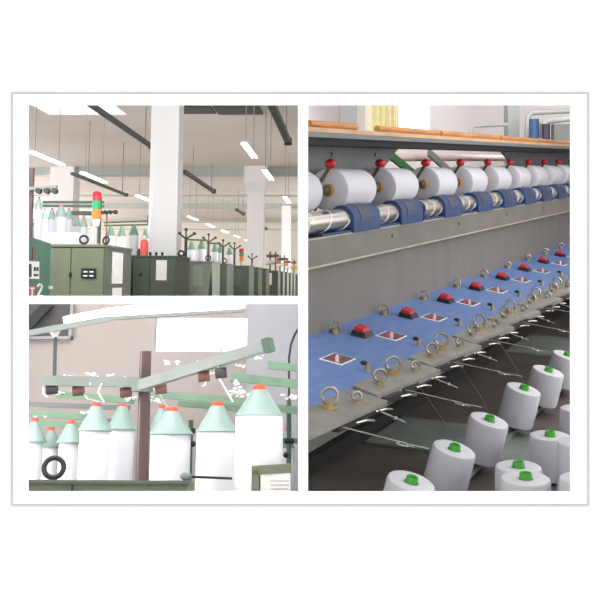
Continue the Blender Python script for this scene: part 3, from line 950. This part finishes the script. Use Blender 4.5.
# ==================================================================== AISLE (right opening)
BW = 13.6
struct('floor', G().box((0.03, D + 0.02, -0.06), (6, BW, 0)), M['aisle_floor'])
# back wall with a bright window
ww0, ww1 = (369 - 300) / F * BW, (430 - 300) / F * BW
wz0 = 1.55
g = G()
for a, b in (((0.03, 0), (ww0, 3.5)), ((ww1, 0), (6, 3.5)), ((ww0, 0), (ww1, wz0))):
    g.box((a[0], BW, a[1]), (b[0], BW + 0.15, b[1]))
g.box((ww0, BW, 2.6), (ww1, BW + 0.15, 3.5))
struct('wall_aisle_back', g, M['aisle_wall'])
wn = struct('window_3', G().box((ww0, BW + 0.1, wz0), (ww1, BW + 0.11, 2.6)), M['glass_sky'])
G().box((ww0, BW + 0.02, wz0), (ww0 + 0.04, BW + 0.1, 2.6)).build('window_frame', M['white_wall'], wn)
struct('wall_aisle_right', G().box((5.95, D + 0.02, 0), (6.1, BW, 3.5)), M['aisle_wall'])
struct('ceiling_aisle', G().box((0.03, D + 0.02, 3.5), (6.1, BW + 0.15, 3.6)), M['aisle_wall'])
t = thing('window_curtain', AISLE, (ww0 + 0.03, BW - 0.06, 1.5), 'yellow curtain strip hanging at left side of bright window', 'curtain')
g = G()
n = 22
vs, fs = [], []
cw = (398 - 371) / F * BW
for k in range(n + 1):
    x = cw * k / n
    for z in (0.0, 1.1):
        vs.append((x, 0.02 * math.sin(k * 1.3), z))
for k in range(n):
    fs.append((2 * k, 2 * k + 2, 2 * k + 3, 2 * k + 1))
g.add(vs, fs, True)
g.add([(x, y + 0.008, z) for x, y, z in vs], fs, True)
g.build('cloth', M['curtain'], t)
G().cyl((-0.02, -0.0, 1.11), (cw + 0.05, -0.0, 1.11), 0.015, n=8).build('curtain_rod', M['rail_grey'], t)

# columns in the back
def acol(name, u0, u1, y, m):
    return struct(name, G().box((px(u0, y), y, 0), (px(u1, y), y + 0.25, 3.5)), m)


acol('column_6', 340, 357, 12.9, M['aisle_column'])
acol('column_7', 508, 519.5, 12.5, M['aisle_column'])


def A(u, v, y):
    return V((px(u, y), y, pz(v, y)))


# far machine with ducts at the upper right
t = thing('duct_machine', AISLE, (0, 0, 0), 'far machine with pale bent ducts above the wooden rail', 'machine')
G().tube([A(527, 138, 12.2), A(528, 116, 12.2), A(532, 112.5, 12.2), A(580, 110, 12.2)], 0.035, 10).build('duct', M['pipe_grey'], t)
G().tube([A(542, 138, 12.0), A(543, 124, 12.0), A(548, 120.5, 12.0), A(580, 117, 12.0)], 0.045, 10).build('duct', M['pipe_grey'], t)
G().tube([A(470, 138, 12.3), A(472, 128, 12.3), A(474, 126, 12.3), A(508, 124.5, 12.3)], 0.022, 8).build('duct', M['pipe_grey'], t)
G().cyl(V((px(534, 11.9), 11.9, 1.2)), A(534, 119, 11.9), 0.06, n=16).build('blue_tank', M['blue_motor'], t)
G().cyl(V((px(546, 11.9), 11.9, 1.2)), A(546, 124, 11.9), 0.05, n=16).build('navy_tank', M['navy'], t)
G().box((px(554, 12), 12.0, 1.6), (px(582, 12), 12.15, pz(124, 12))).build('housing', M['rail_grey'], t)
G().box((px(520, 12), 11.8, 0), (px(550, 12), 12.3, 1.2)).build('base', M['base_green'], t)

# ---- winding machine, in its own frame: x = outward (t), y = along (s), z up
SE = 13.6


def s0(tt):
    return (0.027 - 0.8944 * tt) / 0.4472


wm = thing('winding_machine', MACH, (0, 0, 0), 'long grey and blue yarn winding machine running into the distance', 'winding machine')


def zd(drop):
    return H - drop


def run(name, prof, m, s_end=SE):
    return G().prism([(a, zd(b)) for a, b in prof], s0, s_end).build(name, m, wm)


# body
run('front_panel', [(-1.995, 0.83), (-1.995, 0.46), (-2.02, 0.46), (-2.02, 0.83)], M['steel_wall'])
run('lip', [(-1.93, 0.478), (-1.93, 0.351), (-2.35, 0.351), (-2.35, 0.365), (-1.945, 0.365), (-1.945, 0.478)], M['steel_lip'])
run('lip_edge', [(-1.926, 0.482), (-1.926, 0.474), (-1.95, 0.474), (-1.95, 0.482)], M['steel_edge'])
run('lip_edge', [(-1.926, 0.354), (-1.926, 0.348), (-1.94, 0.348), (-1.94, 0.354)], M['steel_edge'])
run('blue_deck', [(-1.545, 0.87), (-1.995, 0.80), (-1.995, 0.815), (-1.545, 0.885)], M['blue_deck'])
run('lower_panel', [(-1.95, 1.37), (-1.95, 0.84), (-1.98, 0.84), (-1.98, 1.37)], M['lower_green'])
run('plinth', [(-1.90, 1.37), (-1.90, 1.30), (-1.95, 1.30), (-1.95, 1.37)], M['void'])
run('under_plate_shadow', [(-1.56, 0.98), (-1.56, 0.90), (-1.62, 0.90), (-1.62, 0.98)], M['void'])  # black strip painting the shade under the guide plates
run('back_panel', [(-2.36, 1.37), (-2.36, 0.36), (-2.40, 0.36), (-2.40, 1.37)], M['panel_grey'])
# top rail
run('rail_beam', [(-1.95, -0.103), (-1.95, -0.126), (-2.28, -0.126), (-2.28, -0.103)], M['rail_grey'])
run('rail_shadow', [(-1.965, -0.068), (-1.965, -0.103), (-2.23, -0.103), (-2.23, -0.068)], M['void'])  # black box standing in for the shadow band below the rail
run('rail_plank', [(-1.955, -0.127), (-1.955, -0.148), (-2.27, -0.148), (-2.27, -0.127)], M['wood_plank'])
for i, (ua, ub) in enumerate(((300, 358), (378, 440), (441, 500), (501, 545), (546, 600))):
    ya, yb = 1.97 * 1118 / (800 - ua), 1.97 * 1118 / (800 - ub)
    sa, sb = (ya - 0.4472 * 1.97) / 0.8944, (yb - 0.4472 * 1.97) / 0.8944
    sa = max(sa, s0(-1.99))
    G().cyl((-1.975, sa, zd(-0.164)), (-1.975, sb - 0.02, zd(-0.164)), 0.017, n=14).build('wooden_roller', M['wood_rod'], wm)
# hanging bracket panels
for (sa, sb) in ((s0(-2.2), 5.72), (8.1, 11.3), (14, 14)):
    if sa >= sb:
        continue
    k = 0.35
    G().hexa([(-2.19, sa + (0 if sa < 5 else k * 1.5), zd(0.10)), (-2.19, sb - k, zd(0.10)), (-2.21, sb - k, zd(0.10)), (-2.21, sa + (0 if sa < 5 else k * 1.5), zd(0.10))],
             [(-2.19, sa, zd(-0.07)), (-2.19, sb, zd(-0.07)), (-2.21, sb, zd(-0.07)), (-2.21, sa, zd(-0.07))]).build('bracket_panel', M['panel_grey'], wm)
for s in (4.75, 5.35):
    G().cyl((-2.19, s, zd(-0.03)), (-2.18, s, zd(-0.03)), 0.012, n=10).build('bolt', M['wire'], wm)
# things seen in the gap behind the packages
G().cyl((-2.75, 5.6, zd(-0.02)), (-2.75, 12.5, zd(-0.02)), 0.03, n=12).build('pale_tube', M['pale_pink'], wm)
for s, mm in ((6.55, 'green_belt'), (7.45, 'arm_grey'), (5.95, 'green_belt'), (12.3, 'green_belt')):
    G().bar((-2.6, s, zd(-0.06)), (-2.6, s + 0.75, zd(0.16)), 0.02, 0.06, (0, 0, 1)).build('diagonal_belt', M[mm], wm)

HUBS = [4.472, 5.12, 5.86, 6.56, 7.22, 7.84, 8.45, 9.04, 9.62, 10.20, 10.78, 11.36, 11.94]
TB = -2.08
ZB = zd(0.150)


def hood_prof(r, zb, zc, x):
    pr = [(x + r, zb), (x + r, zc)]
    for k in range(1, 12):
        a = PI * k / 12
        pr.append((x + r * math.cos(a), zc + r * math.sin(a)))
    pr += [(x - r, zc), (x - r, zb)]
    return pr


def spiral(sa, sb, r, turns, x, z):
    pts = []
    n = int(turns * 22)
    for k in range(n + 1):
        f = k / n
        a = 2 * PI * turns * f
        pts.append((x + r * math.cos(a), sa + (sb - sa) * f, z + r * math.sin(a)))
    return pts


XD, ZD_ = -1.985, zd(0.287)
for i, sh in enumerate(HUBS):
    ra, rb = sh - 0.36, sh - 0.045
    cut = (MACH, 0.03) if i == 0 else None
    ra -= 0.14 if i == 0 else 0
    dr = G().cyl((XD, ra, ZD_), (XD, rb, ZD_), 0.050, n=28).build('grooved_drum', M['chrome'], wm, clip=cut)
    G().tube(spiral(ra + 0.01, rb - 0.02, 0.0485, 2.0, XD, ZD_), 0.0046, 5).build('groove', M['groove'], dr, clip=cut)
    hs = G().prism(hood_prof(0.066, zd(0.351), zd(0.285), XD), sh - 0.055, sh + 0.285, True).build('drum_housing', M['blue_cast'], wm)
    G().prism(hood_prof(0.0685, zd(0.300), zd(0.285), XD), sh + 0.03, sh + 0.16, True).build('grey_cover', M['blue_grey'], hs)
    G().box((XD - 0.03, max(sh - 0.40, s0(XD - .03)), zd(0.351)), (XD + 0.055, sh - 0.045, zd(0.337))).build('drum_foot', M['blue_cast'], wm)
    # cradle arm with knob, hub bearing
    sa = sh - 0.035
    arm = G().bar((TB + 0.022, sa, ZB + 0.115), (TB - 0.035, sa, ZB + 0.03), 0.008, 0.016, (1, 0, 0)).bar((TB - 0.035, sa, ZB + 0.03), (TB - 0.022, sa, ZB - 0.03), 0.008, 0.016, (1, 0, 0)) \
        .bar((TB - 0.022, sa, ZB - 0.03), (TB - 0.06, sa, ZB - 0.10), 0.008, 0.016, (1, 0, 0)).bar((TB - 0.03, sa, ZB), (TB, sa, ZB), 0.008, 0.016, (0, 0, 1)).build('cradle_arm', M['arm_brass'], wm)
    G().ball((TB + 0.03, sa - 0.005, ZB + 0.132), 0.029, sq=(1, 1, .85)).build('red_knob', M['red'], arm)
    G().cyl((TB, sa - 0.03, ZB), (TB, sa + 0.012, ZB), 0.018, 0.026, n=18).build('hub_bearing', M['arm_brass'], arm)


def top_package(s, label, clip=None):
    mw = MACH @ Matrix.Translation((TB, s, ZB)) @ Matrix.Rotation(-PI / 2, 4, 'X')
    t = bpy.data.objects.new('yarn_package', None)
    COL.objects.link(t)
    t.matrix_world = mw
    tag(t, label, 'yarn package', 'white yarn packages along the top of the winding machine')
    cl = (mw, clip) if clip else None
    G().lathe([(0.028, 0.004), (0.097, 0.0), (0.106, 0.006), (0.109, 0.02), (0.101, 0.375), (0.097, 0.39), (0.03, 0.395)], n=44).build('yarn', M['yarn_aisle'], t, clip=cl)
    G().lathe([(0.018, -0.018), (0.028, -0.018), (0.031, 0.0), (0.026, 0.405), (0.018, 0.405), (0.018, -0.018)], n=22).build('paper_tube', M['amber'], t, clip=cl)
    return t


top_package(HUBS[0] - 0.66, 'white yarn package cut by the left edge above the drums', clip=0.03)
for i, sh in enumerate(HUBS):
    top_package(sh, 'white yarn package on the drums, %s whole one from the left' % ORD[i])

# plates, guides, switches, stickers repeated per station
def zdeck(tt):
    return zd(0.87 + (tt + 1.545) * 0.1556)


for i in range(-1, 15):
    s = 3.55 + 0.62 * i
    if i < 0:
        sa = s0(-1.545) + 0.01
    else:
        sa = s
    sb = s + 0.575
    # plate, slightly fanned outward toward its far end
    ta, tb = -1.445, -1.385
    if i < 0:
        bot = [(-1.545, s0(-1.545), zd(0.886)), (-1.43, s0(-1.43), zd(0.913)), (tb, sb, zd(0.918)), (-1.545, sb, zd(0.886))]
    else:
        bot = [(-1.545, sa, zd(0.925)), (ta, sa, zd(0.935)), (tb, sb, zd(0.922)), (-1.545, sb, zd(0.889))]
    za, zb2 = 0.872, 0.899
    top = [(bot[0][0], bot[0][1], zd(za)), (bot[1][0], bot[1][1], zd(zb2)), (bot[2][0], bot[2][1], zd(zb2 + 0.004)), (bot[3][0], bot[3][1], zd(za))]
    G().hexa(bot, top).build('guide_plate', M['steel_plate'], wm)
    zpl = lambda tt: zd(0.872 + (tt + 1.545) / 0.115 * 0.027)

    def ringguide(tt, ss, R, rb, hb, m='wire'):
        if ss < s0(tt - R) + 0.02:
            return
        z = zpl(tt)
        o = G().cyl((tt, ss, z - 0.002), (tt, ss, z + hb), rb, n=16).cyl((tt, ss, z + hb), (tt, ss, z + hb * 1.5), rb * 0.6, n=12).build('thread_guide', M['brass'], wm)
        G().torus((tt + 0.004, ss, z + hb + R * 1.1), (0.45, -0.85, 0.12), R, 0.0064, 20, 7, arc=(-0.9, PI * 1.5 - 0.2)).build('guide_eye', M[m], o)
    ringguide(-1.485, s + 0.12, 0.024, 0.017, 0.010)
    ringguide(-1.50, s + 0.30, 0.029, 0.030, 0.012)
    ringguide(-1.455, s + 0.44, 0.016, 0.014, 0.010)
    # small brass post with black cap on the blue deck
    if s + 0.24 > s0(-1.6):
        o = G().cyl((-1.585, s + 0.24, zdeck(-1.585) - 0.002), (-1.585, s + 0.24, zdeck(-1.585) + 0.028), 0.012, 0.009, n=12).build('brass_post', M['brass'], wm)
        G().ball((-1.60, s + 0.235, zdeck(-1.6) + 0.03), 0.012, sq=(1.3, 1, .8)).build('post_cap', M['black'], o)
    # switch: black rocker base with a red top
    ss = s + 0.17
    if ss > s0(-1.87) - 0.16:
        z = zdeck(-1.837)
        cut = ss < s0(-1.87) + 0.06
        lo_ = max(ss - 0.055, s0(-1.885) + 0.001) if cut else ss - 0.055
        if lo_ < ss + 0.04:
            o = G().hexa([(-1.885, lo_, z - 0.004), (-1.80, lo_, z - 0.012), (-1.80, ss + 0.055, z - 0.012), (-1.885, ss + 0.055, z - 0.004)],
                         [(-1.875, lo_ + 0.012, z + 0.03), (-1.81, lo_ + 0.005, z + 0.018), (-1.81, ss + 0.04, z + 0.018), (-1.875, ss + 0.05, z + 0.034)]).build('switch_base', M['black'], wm)
            G().hexa([(-1.876, lo_ + 0.015, z + 0.026), (-1.816, lo_ + 0.015, z + 0.016), (-1.816, ss + 0.040, z + 0.016), (-1.876, ss + 0.045, z + 0.03)],
                     [(-1.868, lo_ + 0.026, z + 0.044), (-1.826, lo_ + 0.025, z + 0.032), (-1.826, ss + 0.030, z + 0.035), (-1.868, ss + 0.036, z + 0.050)]).build('red_button', M['red'], o)
    # sticker
    ss = s + 0.29
    if ss > s0(-1.80) + 0.06:
        def quad(t0_, t1_, a, b, lift, mm, name, par):
            return G().hexa([(t0_, a, zdeck(t0_) - 0.003), (t1_, a, zdeck(t1_) - 0.003), (t1_, b, zdeck(t1_) - 0.003), (t0_, b, zdeck(t0_) - 0.003)],
                            [(t0_, a, zdeck(t0_) + lift), (t1_, a, zdeck(t1_) + lift), (t1_, b, zdeck(t1_) + lift), (t0_, b, zdeck(t0_) + lift)]).build(name, M[mm], par)
        lb = quad(-1.795, -1.69, ss - 0.075, ss + 0.075, 0.0015, 'paper', 'label_plate', wm)
        quad(-1.788, -1.697, ss - 0.058, ss + 0.068, 0.0025, 'sticker_dark', 'label_field', lb)
        quad(-1.765, -1.74, ss - 0.03, ss + 0.045, 0.0035, 'sticker_red', 'label_mark', lb)
        quad(-1.715, -1.70, ss - 0.03, ss + 0.02, 0.0035, 'roller_brown', 'label_mark', lb)
        G().cyl((-1.725, ss - 0.045, zdeck(-1.725)), (-1.725, ss - 0.045, zdeck(-1.725) + 0.03), 0.009, 0.006, n=10).build('small_peg', M['pale_pink'], wm)
    # button by the back wall
    ss = s + 0.08
    if ss > s0(-1.95) + 0.03:
        o = G().cyl((-1.945, ss, zdeck(-1.945) - 0.002), (-1.945, ss, zdeck(-1.945) + 0.022), 0.018, n=14).build('deck_eyelet', M['brass'], wm)
        G().torus((-1.945, ss, zdeck(-1.945) + 0.026), (0.5, -0.8, 0.1), 0.024, 0.005, 18, 7).build('eyelet_ring', M['wire'], o)
    # yarn guide arms that reach over the floor
    ss = s + 0.22
    if ss > s0(-1.45) + 0.02:
        zz = zd(0.925)
        o = G().tube([(-1.46, ss, zz + 0.004), (-1.40, ss, zz + 0.003), (-1.20, ss, zd(0.945)), (-1.145, ss - 0.01, zd(0.955))], 0.0027, 7).build('guide_arm', M['wire'], wm)
        G().torus((-1.185, ss - 0.012, zd(0.948)), (0.2, 0.1, 1), 0.020, 0.0034, 18, 6).build('guide_loop', M['wire'], o)
        G().tube([(-1.165, ss, zd(0.950)), (-1.10, ss + 0.005, zd(0.957))], 0.0024, 6).build('guide_tip', M['wire'], o)
    ss = s + 0.52
    if ss > s0(-1.45) + 0.02:
        o = G().tube([(-1.46, ss, zd(0.925)), (-1.40, ss, zd(0.93)), (-1.33, ss, zd(0.95)), (-1.29, ss - 0.005, zd(0.96))], 0.0036, 7).build('short_arm', M['wire'], wm)
        G().ball((-1.33, ss - 0.005, zd(0.95)), 0.009).build('arm_ball', M['wire'], o)
    # black clips with bright tips under the plate front
    for da in (0.03, 0.21, 0.39):
        ss = s + da
        if ss > s0(-1.47) + 0.02:
            o = G().bar((-1.435, ss, zd(0.926)), (-1.415, ss + 0.14, zd(0.928)), 0.030, 0.026).build('black_clip', M['black'], wm)
            G().tube([(-1.405, ss + 0.11, zd(0.930)), (-1.392, ss + 0.18, zd(0.935)), (-1.37, ss + 0.2, zd(0.938))], 0.0052, 7).build('clip_tip', M['wire'], o)
# rust bolts on the lip
for i in range(7):
    ss = 4.95 + i * 1.15
    G().cyl((-1.932, ss, zd(0.40)), (-1.924, ss, zd(0.40)), 0.010, n=10).build('lip_bolt', M['rust'], wm)

# ---- floor pieces
def fl(ss0, ss1, t0_, t1_, z, label):
    o = G().box((t0_, ss0, 0.001), (t1_, ss1, z)).build('base_plate', M['base_green'], None, MACH)
    return tag(o, label, 'floor plate', 'grey green steel plates across the aisle')


fl(4.46, 4.98, -1.88, -0.2, 0.012, 'grey green steel floor plate across the aisle nearest to the cones')
fl(7.0, 7.75, -1.88, -0.2, 0.012, 'grey green steel floor plate across the aisle, farther one')


# cones of yarn
def cone(loc, L, tilt, label, group, r=0.09, rot=None):
    t = thing('yarn_cone', AISLE, loc, label, 'yarn cone', group, rot)
    G().lathe([(0.02, 0.0), (r * 0.96, 0.0), (r * 1.0, 0.008), (r * 0.965, L - 0.014), (r * 0.93, L - 0.003), (r * 0.87, L), (0.026, L - 0.004)], n=48).build('yarn', M['yarn_aisle'], t)
    G().lathe([(0.0, L + 0.006), (0.013, L + 0.006), (0.015, L + 0.016), (0.019, L + 0.018), (0.022, L + 0.012), (0.024, L - 0.03), (0.024, -0.012), (0, -0.012)], n=22).build('green_tube', M['green_tube'], t)
    return t


TILT = Matrix.Rotation(math.radians(15), 4, V((0.4472, 0.8944, 0)))   # leaning away from the machine
L0 = 0.18
axis = (TILT.to_3x3() @ V((0, 0, 1)))
tops = [(411.5, 481, 3.53), (454.5, 448.5, 3.95), (489.5, 419.5, 4.38), (524, 388.5, 4.95), (548.5, 370.5, 5.40), (567.5, 355, 5.83), (588, 342, 6.3)]
bases = []
for k, (u, v, y) in enumerate(tops):
    p = A(u, v, y)
    b = p - axis * L0
    bases.append(b)
    cone(b, L0, 0, 'tilted white yarn cone with green core, %s from the left in the slanting row' % ORD[k], 'tilted yarn cones in the row beside the machine', rot=TILT)
# the peg rail that carries the tilted cones
t = thing('creel_peg_rail', AISLE, (0, 0, 0), 'dark steel peg rail on the floor under the tilted cones', 'peg rail')
zr = min(b.z for b in bases) - 0.03
ex = [V((b.x, b.y, 0)) - V((axis.x, axis.y, 0)) * 0.02 for b in bases]
for k in range(len(ex) - 1):
    G().bar((ex[k].x, ex[k].y, 0.024), (ex[k + 1].x, ex[k + 1].y, 0.024), 0.03, 0.020).build('rail', M['base_green'], t)
for k, b in enumerate(bases):
    lo = b - axis * (max(0.012, (b.z - 0.020) / axis.z))
    G().cyl(lo, b + axis * 0.02, 0.010, n=10).build('peg', M['pipe_grey'], t)
    G().cyl(b - axis * 0.016, b - axis * 0.012, 0.035, n=16).build('peg_disc', M['base_green'], t)

# upright cones at the lower right
UP = [(525.6, 477.5, 3.50, 'front one of the upright pair at the bottom edge'), (518.5, 466, 3.76, 'behind the front one at bottom, only its top showing'), (550, 435, 4.28, 'tall upright one in the middle of the right group'),
      (564, 482, 3.40, 'at the bottom right corner'), (580, 441.5, 3.88, 'cut by the right edge beside the tall upright one'), (578, 408, 4.9, 'upper one cut by the right edge')]
for k, (u, v, y, lab) in enumerate(UP):
    p = A(u, v, y)
    if k == 3:
        p.x = A(525.6, 477, 3.5).x + 0.19
        p.y = 3.44
    cone(V((p.x, p.y, 0.013)), p.z - 0.013, 0, 'upright white yarn cone, ' + lab, 'upright yarn cones at the lower right')
# loose threads rising from two tilted cones
for k in (1, 2, 3):
    a = bases[k] + axis * (L0 + 0.015)
    g = G().tube([a, a + V((-0.05, -0.02, 0.10)), a + V((-0.16, -0.03, 0.26))], 0.0009, 5)
    tag(g.build('yarn_thread', M['wire'], None, Matrix.Identity(4)), 'fine thread rising from the %s tilted cone from the left' % ORD[k], 'thread', 'threads rising from the cones')
